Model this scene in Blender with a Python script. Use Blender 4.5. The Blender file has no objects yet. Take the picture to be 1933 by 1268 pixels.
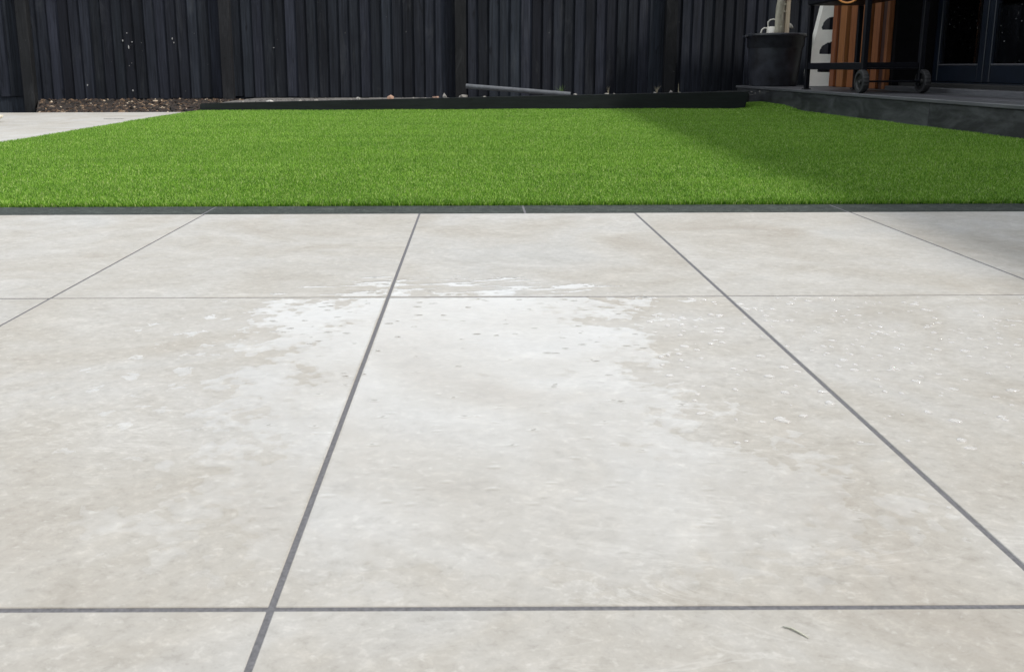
import bpy, bmesh, math, random
import numpy as np
from mathutils import Vector, Matrix, noise
random.seed(7)
rng = np.random.default_rng(11)
SC = bpy.context.scene
COL = SC.collection

# ---------------------------------------------------------------- camera
cam = bpy.data.cameras.new('camera')
cam.sensor_width = 36.0
cam.lens = 1644 / 1933 * 36
cam.shift_x = 69.5 / 1933
cam.shift_y = -191 / 1933
cam.clip_start = 0.02
cam.clip_end = 1000
cam.dof.use_dof = True
cam.dof.focus_distance = 2.3
cam.dof.aperture_fstop = 28.0
camo = bpy.data.objects.new('camera', cam)
COL.objects.link(camo)
PITCH = math.atan(316 / 1644)
camo.matrix_world = (Matrix.Translation((0, 0, 0.4)) @ Matrix.Rotation(math.pi / 2 - PITCH, 4, 'X')
                     @ Matrix.Rotation(-0.0036, 4, 'Z'))
SC.camera = camo

# ---------------------------------------------------------------- sky, sun, exposure
SUN = Vector((0.90, -0.50, 1.0)).normalized()          # towards the sun
w = bpy.data.worlds.new('World')
SC.world = w
w.use_nodes = True
nt = w.node_tree
nt.nodes.clear()
sky = nt.nodes.new('ShaderNodeTexSky')
sky.sky_type = 'NISHITA'
sky.sun_disc = False
sky.sun_elevation = math.asin(SUN.z)
sky.sun_rotation = math.atan2(SUN.x, SUN.y)
sky.dust_density = 3.0
sky.air_density = 1.0
sky.ozone_density = 1.0
bg = nt.nodes.new('ShaderNodeBackground')
bg.inputs['Strength'].default_value = 0.13
wo = nt.nodes.new('ShaderNodeOutputWorld')
# thin bright broken cloud all over the sky
tcw = nt.nodes.new('ShaderNodeTexCoord')
mpw = nt.nodes.new('ShaderNodeMapping')
mpw.inputs['Scale'].default_value = (1, 1, 2.4)
nzw = nt.nodes.new('ShaderNodeTexNoise')
nzw.inputs['Scale'].default_value = 2.3
nzw.inputs['Detail'].default_value = 7
nzw.inputs['Roughness'].default_value = 0.58
rpw = nt.nodes.new('ShaderNodeValToRGB')
rpw.color_ramp.elements[0].position, rpw.color_ramp.elements[0].color = 0.32, (0.70, 0.70, 0.70, 1)
rpw.color_ramp.elements[1].position, rpw.color_ramp.elements[1].color = 0.58, (1, 1, 1, 1)
mxw = nt.nodes.new('ShaderNodeMix')
mxw.data_type = 'RGBA'
sxyz = nt.nodes.new('ShaderNodeSeparateXYZ')       # brighter, hazier cloud towards the horizon all round
rpz = nt.nodes.new('ShaderNodeValToRGB')
for el, (p_, c_) in zip([rpz.color_ramp.elements[0], rpz.color_ramp.elements[1], rpz.color_ramp.elements.new(0.3), rpz.color_ramp.elements.new(0.62)],
                        [(0.0, 1.0), (1.0, 0.20), (0.50, 0.92), (0.76, 0.30)]):
    el.position = p_
    el.color = (c_ * 0.915, c_ * 0.97, c_ * 1.03, 1)
sc_ = nt.nodes.new('ShaderNodeVectorMath')
sc_.operation = 'SCALE'
sc_.inputs['Scale'].default_value = 14.2
nt.links.new(tcw.outputs['Generated'], sxyz.inputs[0])
nt.links.new(sxyz.outputs['Z'], rpz.inputs[0])
nt.links.new(rpz.outputs[0], sc_.inputs[0])
nt.links.new(sc_.outputs[0], mxw.inputs[7])
nt.links.new(tcw.outputs['Generated'], mpw.inputs[0])
nt.links.new(mpw.outputs[0], nzw.inputs['Vector'])
nt.links.new(nzw.outputs[0], rpw.inputs[0])
nt.links.new(rpw.outputs[0], mxw.inputs[0])
nt.links.new(sky.outputs[0], mxw.inputs[6])
nt.links.new(mxw.outputs[2], bg.inputs['Color'])
nt.links.new(bg.outputs[0], wo.inputs['Surface'])
sl = bpy.data.lights.new('sun', 'SUN')
sl.energy = 3.7
sl.angle = math.radians(3.0)
sl.color = (1.0, 0.955, 0.89)
so = bpy.data.objects.new('sun', sl)
COL.objects.link(so)
so.rotation_euler = SUN.to_track_quat('Z', 'Y').to_euler()
so.location = SUN * 30
SC.cycles.max_bounces = 6
SC.cycles.diffuse_bounces = 2
SC.cycles.glossy_bounces = 3
SC.cycles.transmission_bounces = 4
SC.cycles.transparent_max_bounces = 8
SC.view_settings.view_transform = 'Standard'
SC.view_settings.look = 'None'
SC.view_settings.exposure = -0.06
SC.view_settings.gamma = 1.0
SC.view_settings.use_curve_mapping = False


# ---------------------------------------------------------------- material helpers
class NB:
    """small node builder"""
    def __init__(self, name):
        self.m = bpy.data.materials.new(name)
        self.m.use_nodes = True
        self.t = self.m.node_tree
        self.t.nodes.clear()
        self.out = self.t.nodes.new('ShaderNodeOutputMaterial')

    def n(self, kind, ins=None, **kw):
        nd = self.t.nodes.new('ShaderNode' + kind)
        for k, v in kw.items():
            setattr(nd, k, v)
        for k, v in (ins or {}).items():
            self.set(nd.inputs[k], v)
        return nd

    def set(self, sock, v):
        if isinstance(v, bpy.types.NodeSocket):
            self.t.links.new(v, sock)
        elif isinstance(v, bpy.types.Node):
            self.t.links.new(v.outputs[0], sock)
        else:
            if sock.type == 'RGBA' and len(v) == 3:
                v = (*v, 1)
            sock.default_value = v

    def math(self, op, a, b=0.0, clamp=False):
        nd = self.n('Math', {0: a, 1: b}, operation=op)
        nd.use_clamp = clamp
        return nd.outputs[0]

    def ramp(self, fac, stops):
        nd = self.n('ValToRGB', {0: fac})
        e = nd.color_ramp.elements
        while len(e) < len(stops):
            e.new(0.5)
        for el, (p, c) in zip(e, stops):
            el.position = p
            el.color = (*c, 1) if len(c) == 3 else c
        return nd.outputs[0]

    def mix(self, fac, a, b, blend='MIX'):
        nd = self.n('Mix', data_type='RGBA', blend_type=blend)
        self.set(nd.inputs[0], fac)
        self.set(nd.inputs[6], a)
        self.set(nd.inputs[7], b)
        return nd.outputs[2]

    def noise(self, vec, scale, detail=3, rough=0.55, dist=0.0):
        nd = self.n('TexNoise', {'Vector': vec, 'Scale': scale, 'Detail': detail, 'Roughness': rough, 'Distortion': dist})
        return nd.outputs[0]

    def mapping(self, vec, loc=(0, 0, 0), rot=(0, 0, 0), scale=(1, 1, 1)):
        nd = self.n('Mapping', {'Vector': vec, 'Rotation': rot, 'Scale': scale})
        self.set(nd.inputs['Location'], loc)
        return nd.outputs[0]

    def objvec(self, spread=37.0):
        """object coordinates, shifted by a random amount for each object"""
        tc = self.n('TexCoord').outputs['Object']
        oi = self.n('ObjectInfo').outputs['Random']
        r = self.math('MULTIPLY', oi, spread)
        v = self.n('VectorMath', {0: tc, 1: r}, operation='ADD')
        return v.outputs[0], oi

    def pbsdf(self, **kw):
        nd = self.n('BsdfPrincipled')
        for k, v in kw.items():
            self.set(nd.inputs[k.replace('_', ' ')], v)
        self.t.links.new(nd.outputs[0], self.out.inputs['Surface'])
        return nd

    def schlick(self, r0, nrm=None):
        g = self.n('NewGeometry')
        d = self.n('VectorMath', {0: nrm if nrm is not None else g.outputs['Normal'], 1: g.outputs['Incoming']}, operation='DOT_PRODUCT')
        c = self.math('SUBTRACT', 1.0, self.math('ABSOLUTE', d.outputs['Value']), True)
        return self.math('ADD', r0, self.math('MULTIPLY', 1 - r0, self.math('POWER', c, 5.0)))

    def bump(self, h, strength=0.3, dist=0.01):
        return self.n('Bump', {'Height': h, 'Strength': strength, 'Distance': dist}).outputs[0]


def mat_slab():
    b = NB('porcelain')
    v, rnd = b.objvec(53.0)
    big = b.noise(v, 2.6, 5, 0.62, 0.9)
    mid = b.noise(b.mapping(v, rot=(0, 0, 0.6), scale=(1.0, 1.35, 1)), 9, 6, 0.68, 0.6)
    fine = b.noise(b.mapping(v, rot=(0, 0, 0.5), scale=(1.0, 1.2, 1)), 62, 8, 0.78, 0.25)
    grain = b.noise(v, 420, 2, 0.6)
    col = b.ramp(big, [(0.30, (0.345, 0.323, 0.290)), (0.45, (0.382, 0.368, 0.341)), (0.58, (0.412, 0.405, 0.389)), (0.72, (0.388, 0.387, 0.378))])
    c2 = b.ramp(mid, [(0.28, (0.87, 0.862, 0.85)), (0.44, (0.965, 0.96, 0.95)), (0.55, (1.0, 1.0, 1.0)), (0.70, (1.14, 1.14, 1.14))])
    col = b.mix(0.85, col, c2, 'MULTIPLY')
    c3 = b.ramp(fine, [(0.36, (0.79, 0.785, 0.77)), (0.46, (0.97, 0.97, 0.96)), (0.54, (1.015, 1.015, 1.01)), (0.64, (1.22, 1.22, 1.21))])
    col = b.mix(0.7, col, c3, 'MULTIPLY')
    # thin pale veins
    vn = b.noise(b.mapping(v, rot=(0, 0, 0.42), scale=(0.8, 2.6, 1)), 5.5, 6, 0.65, 1.6)
    vein = b.math('SUBTRACT', 1.0, b.math('MULTIPLY', b.math('ABSOLUTE', b.math('SUBTRACT', vn, 0.5)), 42.0), True)
    gate = b.ramp(b.noise(v, 3.2, 2), [(0.5, (0, 0, 0)), (0.66, (1, 1, 1))])
    vein = b.math('MULTIPLY', b.math('MULTIPLY', vein, gate), 0.34)
    col = b.mix(vein, col, (0.60, 0.598, 0.58))
    wb = b.ramp(b.noise(b.mapping(v, rot=(0, 0, 0.6), scale=(1, 1.4, 1)), 85, 4, 0.6, 0.4), [(0.60, (0, 0, 0)), (0.70, (1, 1, 1))])
    col = b.mix(b.math('MULTIPLY', wb, 0.35), col, (0.58, 0.575, 0.55))
    # tiny dark pits
    pit = b.ramp(b.noise(v, 150, 2, 0.5), [(0.70, (0, 0, 0)), (0.78, (1, 1, 1))])
    col = b.mix(b.math('MULTIPLY', pit, 0.35), col, (0.27, 0.255, 0.23))
    tone = b.n('MapRange', {0: rnd, 3: 0.955, 4: 1.035}).outputs[0]
    col = b.mix(1.0, col, b.n('CombineColor', {0: tone, 1: tone, 2: tone}).outputs[0], 'MULTIPLY')
    ro = b.n('MapRange', {0: mid, 1: 0.3, 2: 0.7, 3: 0.68, 4: 0.56}).outputs[0]
    h = b.math('ADD', b.math('MULTIPLY', fine, 0.7), b.math('MULTIPLY', grain, 0.15))
    b.pbsdf(Base_Color=col, Roughness=ro, Specular_IOR_Level=0.35, Normal=b.bump(h, 0.22, 0.002))
    return b.m


def mat_edging():
    b = NB('dark_porcelain')
    v, rnd = b.objvec(19.0)
    a = b.noise(v, 14, 6, 0.7, 0.8)
    col = b.ramp(a, [(0.3, (0.008, 0.013, 0.010)), (0.55, (0.019, 0.027, 0.022)), (0.75, (0.052, 0.064, 0.055))])
    vn = b.noise(b.mapping(v, rot=(0, 0, 0.7), scale=(1, 2, 1)), 22, 4, 0.6, 1.5)
    vein = b.math('SUBTRACT', 1.0, b.math('MULTIPLY', b.math('ABSOLUTE', b.math('SUBTRACT', vn, 0.5)), 30.0), True)
    col = b.mix(b.math('MULTIPLY', vein, 0.28), col, (0.22, 0.24, 0.22))
    b.pbsdf(Base_Color=col, Roughness=0.66, Specular_IOR_Level=0.2, Normal=b.bump(a, 0.25, 0.003))
    return b.m


def mat_plain(name, colour, rough=0.6, nscale=30, var=0.25, metallic=0.0, bump=0.15, spec=0.5, stretch=(1, 1, 1)):
    b = NB(name)
    v, rnd = b.objvec(23.0)
    a = b.noise(b.mapping(v, scale=stretch), nscale, 4, 0.6)
    lo = tuple(c * (1 - var) for c in colour)
    hi = tuple(min(1, c * (1 + var)) for c in colour)
    col = b.ramp(a, [(0.3, lo), (0.7, hi)])
    b.pbsdf(Base_Color=col, Roughness=rough, Metallic=metallic, Specular_IOR_Level=spec, Normal=b.bump(a, bump, 0.004))
    return b.m


def mat_painted_wood(name, colour, axis='Z', rough=0.62, var=0.35, specks=0.0, scuffs=0.0, spec=0.4, tonal=0.25):
    """dark paint over sawn timber: grain along the axis, knots, pale specks and scuffs"""
    b = NB(name)
    v, rnd = b.objvec(61.0)
    st = {'X': (0.06, 1, 1), 'Y': (1, 0.06, 1), 'Z': (1, 1, 0.06)}[axis]
    g = b.noise(b.mapping(v, scale=st), 70, 4, 0.65, 0.3)
    cloud = b.noise(b.mapping(v, scale=tuple(0.4 if s < 1 else 1 for s in st)), 5.0, 4, 0.6)
    lo = tuple(c * (1 - var) for c in colour)
    hi = tuple(c * (1 + var) for c in colour)
    col = b.ramp(g, [(0.3, lo), (0.7, hi)])
    col = b.mix(0.8, col, b.ramp(cloud, [(0.3, (0.66, 0.66, 0.68)), (0.7, (1.3, 1.28, 1.24))]), 'MULTIPLY')
    tone = b.n('MapRange', {0: rnd, 3: 1 - tonal, 4: 1 + tonal}).outputs[0]
    warm = b.n('MapRange', {0: b.math('FRACT', b.math('MULTIPLY', rnd, 7.3)), 3: 0.96, 4: 1.05}).outputs[0]
    col = b.mix(1.0, col, b.n('CombineColor', {0: tone, 1: b.math('MULTIPLY', tone, warm), 2: tone}).outputs[0], 'MULTIPLY')
    kn = b.ramp(b.noise(b.mapping(v, scale=tuple(0.55 if s < 1 else 1 for s in st)), 17, 2, 0.4), [(0.70, (0, 0, 0)), (0.76, (1, 1, 1))])
    col = b.mix(b.math('MULTIPLY', kn, 0.7), col, tuple(c * 0.3 for c in colour))
    if scuffs:
        lo_ = 0.44 if scuffs > 0.5 else 0.55
        s1 = b.ramp(b.noise(b.mapping(v, scale=tuple(0.35 if q < 1 else 1 for q in st)), 7, 6, 0.72, 0.7), [(lo_, (0, 0, 0)), (lo_ + 0.2, (1, 1, 1))])
        col = b.mix(b.math('MULTIPLY', s1, scuffs), col, (0.090, 0.095, 0.100))
    if specks:
        s2 = b.ramp(b.noise(v, 60, 2, 0.5), [(0.755, (0, 0, 0)), (0.785, (1, 1, 1))])
        gate = b.ramp(b.noise(v, 2.2, 2, 0.5), [(0.50, (0, 0, 0)), (0.62, (1, 1, 1))])
        col = b.mix(b.math('MULTIPLY', b.math('MULTIPLY', s2, gate), specks), col, (0.45, 0.45, 0.44))
    b.pbsdf(Base_Color=col, Roughness=rough, Specular_IOR_Level=spec, Normal=b.bump(g, 0.35, 0.004))
    return b.m


def mat_cedar():
    b = NB('cedar')
    v, rnd = b.objvec(31.0)
    g = b.noise(b.mapping(v, scale=(1, 1, 0.05)), 60, 4, 0.6, 0.4)
    c1 = b.ramp(g, [(0.3, (0.10, 0.022, 0.006)), (0.7, (0.24, 0.075, 0.020))])
    c2 = b.ramp(g, [(0.3, (0.17, 0.062, 0.017)), (0.7, (0.31, 0.125, 0.036))])
    col = b.mix(rnd, c1, c2)
    b.pbsdf(Base_Color=col, Roughness=0.55, Normal=b.bump(g, 0.3, 0.003))
    return b.m


def mat_grass():
    b = NB('turf_fibre')
    gi = b.n('NewGeometry')
    ri = gi.outputs['Random Per Island']
    col = b.ramp(ri, [(0.0, (0.040, 0.130, 0.012)), (0.4, (0.135, 0.295, 0.028)), (0.75, (0.245, 0.465, 0.055)), (0.92, (0.40, 0.57, 0.14)), (1.0, (0.58, 0.66, 0.30))])
    p = gi.outputs['Position']
    patch = b.noise(b.mapping(p, scale=(0.45, 1.6, 1)), 2.4, 4, 0.6, 0.4)
    col = b.mix(0.8, col, b.ramp(patch, [(0.3, (0.80, 0.85, 0.80)), (0.7, (1.16, 1.12, 1.1))]), 'MULTIPLY')
    d = b.n('BsdfPrincipled', {'Base Color': col, 'Roughness': 0.45, 'Specular IOR Level': 0.16})
    t = b.n('BsdfTranslucent', {'Color': col})
    m = b.n('MixShader', {0: 0.30, 1: d.outputs[0], 2: t.outputs[0]})
    b.t.links.new(m.outputs[0], b.out.inputs['Surface'])
    return b.m


def mat_water(rough=0.02, bump=0.0, focus_white=0.0):
    """thin clear film: transmits straight through, reflects by Fresnel"""
    b = NB('water')
    p = b.n('NewGeometry').outputs['Position']
    nrm = None
    if bump:
        f1 = b.noise(p, 46, 3, 0.55)
        f2 = b.ramp(b.n('TexVoronoi', {'Vector': b.mapping(p, scale=(0.62, 1.25, 1)), 'Scale': 46.0, 'Randomness': 1.0}, feature='F1').outputs[0], [(0.04, (1, 1, 1)), (0.26, (0, 0, 0))])
        gate = b.ramp(b.noise(p, 26, 2), [(0.46, (0, 0, 0)), (0.58, (1, 1, 1))])
        h = b.math('ADD', b.math('MULTIPLY', f1, 0.12), b.math('MULTIPLY', b.math('MULTIPLY', f2, gate), 0.5))
        nrm = b.bump(h, bump, 0.003)
    fr = b.schlick(0.05, nrm)
    if bump:
        fr = b.math('MULTIPLY', fr, b.n('Attribute', attribute_name='film').outputs['Fac'])
    gl = b.n('BsdfGlossy', {'Color': (1, 1, 1), 'Roughness': rough})
    if nrm is not None:
        b.set(gl.inputs['Normal'], nrm)
    tr = b.n('BsdfTransparent', {'Color': (1, 1, 1)})
    if focus_white:                                  # white diffuse stands in for light the beads focus
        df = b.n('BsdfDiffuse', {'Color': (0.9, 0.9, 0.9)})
        tr = b.n('MixShader', {0: focus_white, 1: tr.outputs[0], 2: df.outputs[0]})
    m = b.n('MixShader', {0: fr, 1: tr.outputs[0], 2: gl.outputs[0]})
    b.t.links.new(m.outputs[0], b.out.inputs['Surface'])
    return b.m


def mat_glass():
    b = NB('door_glass')
    v = b.n('TexCoord').outputs['Object']
    s = b.ramp(b.noise(v, 34, 2, 0.5), [(0.70, (0, 0, 0)), (0.74, (1, 1, 1))])
    fr = b.schlick(0.06)
    gl = b.n('BsdfGlossy', {'Color': (1, 1, 1), 'Roughness': 0.01})
    tr = b.n('BsdfTransparent', {'Color': (0.75, 0.78, 0.80)})
    m = b.n('MixShader', {0: fr, 1: tr.outputs[0], 2: gl.outputs[0]})
    df = b.n('BsdfDiffuse', {'Color': (0.5, 0.5, 0.5)})
    m2 = b.n('MixShader', {0: b.math('MULTIPLY', s, 0.3), 1: m.outputs[0], 2: df.outputs[0]})
    b.t.links.new(m2.outputs[0], b.out.inputs['Surface'])
    return b.m


def mat_gravel():
    b = NB('bark_and_gravel')
    ri = b.n('NewGeometry').outputs['Random Per Island']
    col = b.ramp(ri, [(0.0, (0.006, 0.005, 0.004)), (0.60, (0.017, 0.010, 0.007)), (0.86, (0.05, 0.028, 0.015)), (0.96, (0.17, 0.11, 0.065)), (1.0, (0.45, 0.38, 0.29))])
    b.pbsdf(Base_Color=col, Roughness=0.8)
    return b.m


def mat_leaf():
    b = NB('leaf')
    ri = b.n('NewGeometry').outputs['Random Per Island']
    col = b.ramp(ri, [(0, (0.045, 0.07, 0.03)), (1, (0.12, 0.15, 0.07))])
    b.pbsdf(Base_Color=col, Roughness=0.5)
    return b.m


M = {}
M['slab'] = mat_slab()
M['edging'] = mat_edging()
M['grout'] = mat_plain('grout', (0.125, 0.126, 0.137), 0.9, 260, 0.30)
M['pale_grout'] = mat_plain('pale_grout', (0.36, 0.37, 0.35), 0.85, 60, 0.12)
M['soil'] = mat_plain('soil', (0.018, 0.013, 0.010), 0.95, 25, 0.5, bump=0.8)
M['dusty_soil'] = mat_plain('dusty_soil', (0.12, 0.115, 0.11), 0.95, 18, 0.5, bump=0.8)
M['ground'] = mat_plain('earth', (0.09, 0.075, 0.06), 0.95, 2, 0.4)
M['backing'] = mat_plain('turf_backing', (0.03, 0.07, 0.012), 0.9, 40, 0.3)
M['grass'] = mat_grass()
M['fence'] = mat_painted_wood('fence_paint', (0.0135, 0.0160, 0.0225), 'Z', 0.7, 0.5, specks=0.35, scuffs=0.22, spec=0.12, tonal=0.42)
M['post'] = mat_painted_wood('post_paint', (0.0135, 0.0145, 0.0160), 'Z', 0.62, 0.3, specks=0.7, scuffs=0.22, spec=0.15)
M['sleeper'] = mat_painted_wood('sleeper_paint', (0.007, 0.0095, 0.0105), 'X', 0.5, 0.3, specks=0.5, scuffs=0.08, spec=0.3)
M['fascia'] = mat_painted_wood('fascia_paint', (0.020, 0.021, 0.024), 'Y', 0.5, 0.3, specks=0.5, scuffs=0.6)
M['deck'] = mat_painted_wood('deck_board', (0.075, 0.077, 0.085), 'Y', 0.5, 0.25, scuffs=0.3)
M['navy'] = mat_plain('navy_frame', (0.0035, 0.0075, 0.016), 0.4, 8, 0.2, bump=0.02)
M['black_wall'] = mat_plain('black_cladding', (0.004, 0.004, 0.005), 0.7, 20, 0.3, spec=0.1)
M['room'] = mat_plain('room_lining', (0.012, 0.012, 0.012), 0.9, 5, 0.2)
M['cedar'] = mat_cedar()
M['cedar_dark'] = mat_plain('shaded_cedar', (0.035, 0.009, 0.004), 0.6, 40, 0.3, stretch=(1, 1, 0.06))  # recessed boards: shade of the side faces put into the colour
M['glass'] = mat_glass()
M['black_metal'] = mat_plain('black_metal', (0.0035, 0.004, 0.007), 0.5, 30, 0.25, bump=0.05, spec=0.2)
M['rubber'] = mat_plain('tyre_rubber', (0.020, 0.020, 0.022), 0.6, 60, 0.3)
M['hub'] = mat_plain('wheel_plastic', (0.010, 0.010, 0.011), 0.45, 30, 0.2)
M['steel'] = mat_plain('steel', (0.5, 0.5, 0.5), 0.35, 30, 0.1, metallic=1.0)
M['hose'] = mat_plain('orange_hose', (0.72, 0.30, 0.08), 0.45, 30, 0.1)
M['tub'] = mat_plain('black_plastic', (0.022, 0.024, 0.031), 0.40, 6, 0.75, bump=0.12)
M['bark'] = mat_plain('bark', (0.34, 0.32, 0.25), 0.85, 26, 0.4, bump=0.9, stretch=(1, 1, 0.35))
M['stake'] = mat_plain('pale_stake', (0.66, 0.55, 0.40), 0.7, 40, 0.2, stretch=(1, 1, 0.06))
M['cream'] = mat_plain('cream_enamel', (0.70, 0.67, 0.60), 0.35, 15, 0.06, bump=0.03)
M['climber'] = mat_plain('beige_plastic', (0.86, 0.84, 0.77), 0.5, 6, 0.08, bump=0.05)
M['pipe'] = mat_plain('grey_pipe', (0.085, 0.092, 0.105), 0.6, 20, 0.25)
M['brick'] = mat_plain('broken_brick', (0.27, 0.17, 0.125), 0.9, 20, 0.3, bump=0.6)
M['stone'] = mat_plain('pale_rubble', (0.22, 0.21, 0.195), 0.9, 25, 0.35, bump=0.6)
M['white_stone'] = mat_plain('white_rubble', (0.45, 0.44, 0.42), 0.85, 25, 0.2, bump=0.5)
M['gravel'] = mat_gravel()
M['leaf'] = mat_leaf()
M['weed'] = mat_plain('weed_blade', (0.09, 0.16, 0.035), 0.6, 20, 0.3)
M['dry_stem'] = mat_plain('dry_stem', (0.30, 0.27, 0.19), 0.8, 20, 0.3)
M['water_film'] = mat_water(0.02, 0.30)
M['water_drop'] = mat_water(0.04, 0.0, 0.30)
M['dish'] = mat_plain('cream_ceramic', (0.66, 0.60, 0.48), 0.5, 20, 0.1)
M['terracotta'] = mat_plain('brown_clay', (0.20, 0.10, 0.055), 0.8, 25, 0.25)
M['rag'] = mat_plain('pale_rag', (0.55, 0.56, 0.60), 0.85, 25, 0.15, bump=0.3)
M['twig'] = mat_plain('grey_twig', (0.42, 0.43, 0.36), 0.8, 40, 0.3)
M['added_house_wall'] = mat_plain('added_brick_wall', (0.20, 0.13, 0.10), 0.85, 12, 0.2)
M['splash'] = mat_plain('white_splash', (0.32, 0.32, 0.32), 0.7, 40, 0.1)


# ---------------------------------------------------------------- mesh helpers
def link(name, me, mat=None, parent=None, loc=(0, 0, 0), smooth=False):
    o = bpy.data.objects.new(name, me)
    COL.objects.link(o)
    o.location = loc
    if mat is not None and not me.materials:
        me.materials.append(mat)
    if parent is not None:
        o.parent = parent
    if smooth:
        me.polygons.foreach_set('use_smooth', [True] * len(me.polygons))
    return o


def mesh(name, verts, faces):
    me = bpy.data.meshes.new(name)
    me.from_pydata([tuple(v) for v in verts], [], faces)
    me.update()
    return me


def from_bm(bm, name):
    me = bpy.data.meshes.new(name)
    bmesh.ops.recalc_face_normals(bm, faces=bm.faces)
    bm.to_mesh(me)
    bm.free()
    return me


def box_bm(x0, x1, y0, y1, z0, z1, bev=0.0, bm=None, seg=1):
    bm2 = bmesh.new()
    vs = [bm2.verts.new((x, y, z)) for x in (x0, x1) for y in (y0, y1) for z in (z0, z1)]
    for f in ((0, 1, 3, 2), (4, 6, 7, 5), (0, 4, 5, 1), (2, 3, 7, 6), (0, 2, 6, 4), (1, 5, 7, 3)):
        bm2.faces.new([vs[i] for i in f])
    bmesh.ops.recalc_face_normals(bm2, faces=bm2.faces)
    if bev:
        bmesh.ops.bevel(bm2, geom=bm2.edges[:], offset=bev, segments=seg, affect='EDGES', profile=0.5)
    if bm is None:
        return bm2
    me = bpy.data.meshes.new('tmp')
    bm2.to_mesh(me)
    bm2.free()
    bm.from_mesh(me)
    bpy.data.meshes.remove(me)
    return bm


def box(name, x0, x1, y0, y1, z0, z1, mat, parent=None, bev=0.003):
    c = Vector(((x0 + x1) / 2, (y0 + y1) / 2, (z0 + z1) / 2))
    bm = box_bm(x0 - c.x, x1 - c.x, y0 - c.y, y1 - c.y, z0 - c.z, z1 - c.z, bev)
    o = link(name, from_bm(bm, name), mat, None, c)
    if parent is not None:
        adopt(o, parent)
    return o


def adopt(o, parent):
    """parent o, given in world coordinates, to an unrotated thing or part"""
    o.parent = parent
    base = Vector(parent.location)
    if parent.parent:
        base = base + Vector(parent.parent.location)
    o.location = Vector(o.location) - base


def lathe(profile, n=32, cx=0, cy=0, wob=0.0):
    vs, fs = [], []
    for r, z in profile:
        for i in range(n):
            a = 2 * math.pi * i / n
            rr = r * (1 + wob * math.sin(3 * a + z * 5))
            vs.append((cx + rr * math.cos(a), cy + rr * math.sin(a), z))
    for j in range(len(profile) - 1):
        for i in range(n):
            k = (i + 1) % n
            fs.append((j * n + i, j * n + k, (j + 1) * n + k, (j + 1) * n + i))
    if profile[0][0] > 1e-6:
        fs.append(tuple(range(n))[::-1])
    if profile[-1][0] > 1e-6:
        fs.append(tuple((len(profile) - 1) * n + i for i in range(n)))
    return vs, fs


def tube(path, rad, n=10, caps=True, closed=False):
    P = [Vector(p) for p in path]
    R = rad if isinstance(rad, (list, tuple)) else [rad] * len(P)
    vs, fs = [], []
    up = None
    m = len(P)
    for i, p in enumerate(P):
        if closed:
            t = (P[(i + 1) % m] - P[i - 1]).normalized()
        else:
            t = (P[min(i + 1, m - 1)] - P[max(i - 1, 0)]).normalized()
        if up is None:
            up = t.orthogonal().normalized()
        else:
            up = (up - t * up.dot(t)).normalized()
        s = t.cross(up)
        for k in range(n):
            a = 2 * math.pi * k / n
            vs.append(p + (up * math.cos(a) + s * math.sin(a)) * R[i])
    last = m if closed else m - 1
    for j in range(last):
        j2 = (j + 1) % m
        for k in range(n):
            l = (k + 1) % n
            fs.append((j * n + k, j * n + l, j2 * n + l, j2 * n + k))
    if caps and not closed:
        fs.append(tuple(range(n))[::-1])
        fs.append(tuple((m - 1) * n + k for k in range(n)))
    return vs, fs


def tag(o, label=None, cat=None, group=None, kind=None):
    if label:
        o['label'] = label
    if cat:
        o['category'] = cat
    if group:
        o['group'] = group
    if kind:
        o['kind'] = kind
    return o


def thing(name, label, cat, loc=(0, 0, 0), group=None):
    o = bpy.data.objects.new(name, None)
    COL.objects.link(o)
    o.location = loc
    o.empty_display_size = 0.1
    return tag(o, label, cat, group)


def sheet(name, pts, mat, z=0.0):
    me = mesh(name, [(x, y, z) for x, y in pts], [tuple(range(len(pts)))])
    return link(name, me, mat)


# ================================================================ THE SETTING
tag(sheet('ground', [(-300, -300), (300, -300), (300, 300), (-300, 300)], M['ground'], -0.16), kind='structure')

# ---- patio: grout bed with slabs 600 x 900 proud of the joints
JX0, JW = -0.755, 0.6
ROW0, ROWL = 0.5915, 0.9015
JOINT = 0.0056
ROWS = [-2.1130, -1.2115, -0.31, ROW0, 1.4975, 2.3945]
patio = sheet('patio', [(-7.155, -2.12), (3.745, -2.12), (3.745, 2.535), (-7.155, 2.535)], M['grout'], -0.0009)
tag(patio, kind='structure')


def slab_mesh(w, l, bev=0.0007):
    return from_bm(box_bm(-w / 2, w / 2, -l / 2, l / 2, -0.02, 0, bev), 'slab')


def add_slabs(parent, xs, ys, name='slab', mat=None, z=0.0, joint=JOINT):
    cache = {}
    for i in range(len(xs) - 1):
        for j in range(len(ys) - 1):
            wd, ln = xs[i + 1] - xs[i] - joint, ys[j + 1] - ys[j] - joint
            key = (round(wd, 3), round(ln, 3))
            if key not in cache:
                cache[key] = slab_mesh(wd, ln)
            o = link(name, cache[key], mat or M['slab'], None,
                     ((xs[i] + xs[i + 1]) / 2, (ys[j] + ys[j + 1]) / 2, z + random.uniform(-0.0003, 0.0003)))
            adopt(o, parent)
            if (i * 7 + j * 3) % 2:
                o.rotation_euler.z = math.pi
                o.rotation_euler.x = random.uniform(-0.0003, 0.0003)


xs = [JX0 + JW * k for k in range(-5, 8)]
add_slabs(patio, xs, ROWS)
# dark edging strips between patio and lawn
for k in range(-6, 4):
    x0 = -0.762 + 0.902 * k
    me = from_bm(box_bm(-0.4485, 0.4485, -0.068, 0.068, -0.02, 0, 0.0015), 'edging_strip') if k == -6 else me
    adopt(link('edging_strip', me, M['edging'], None, (x0 + 0.451, 2.4675, 0.0)), patio)

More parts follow.
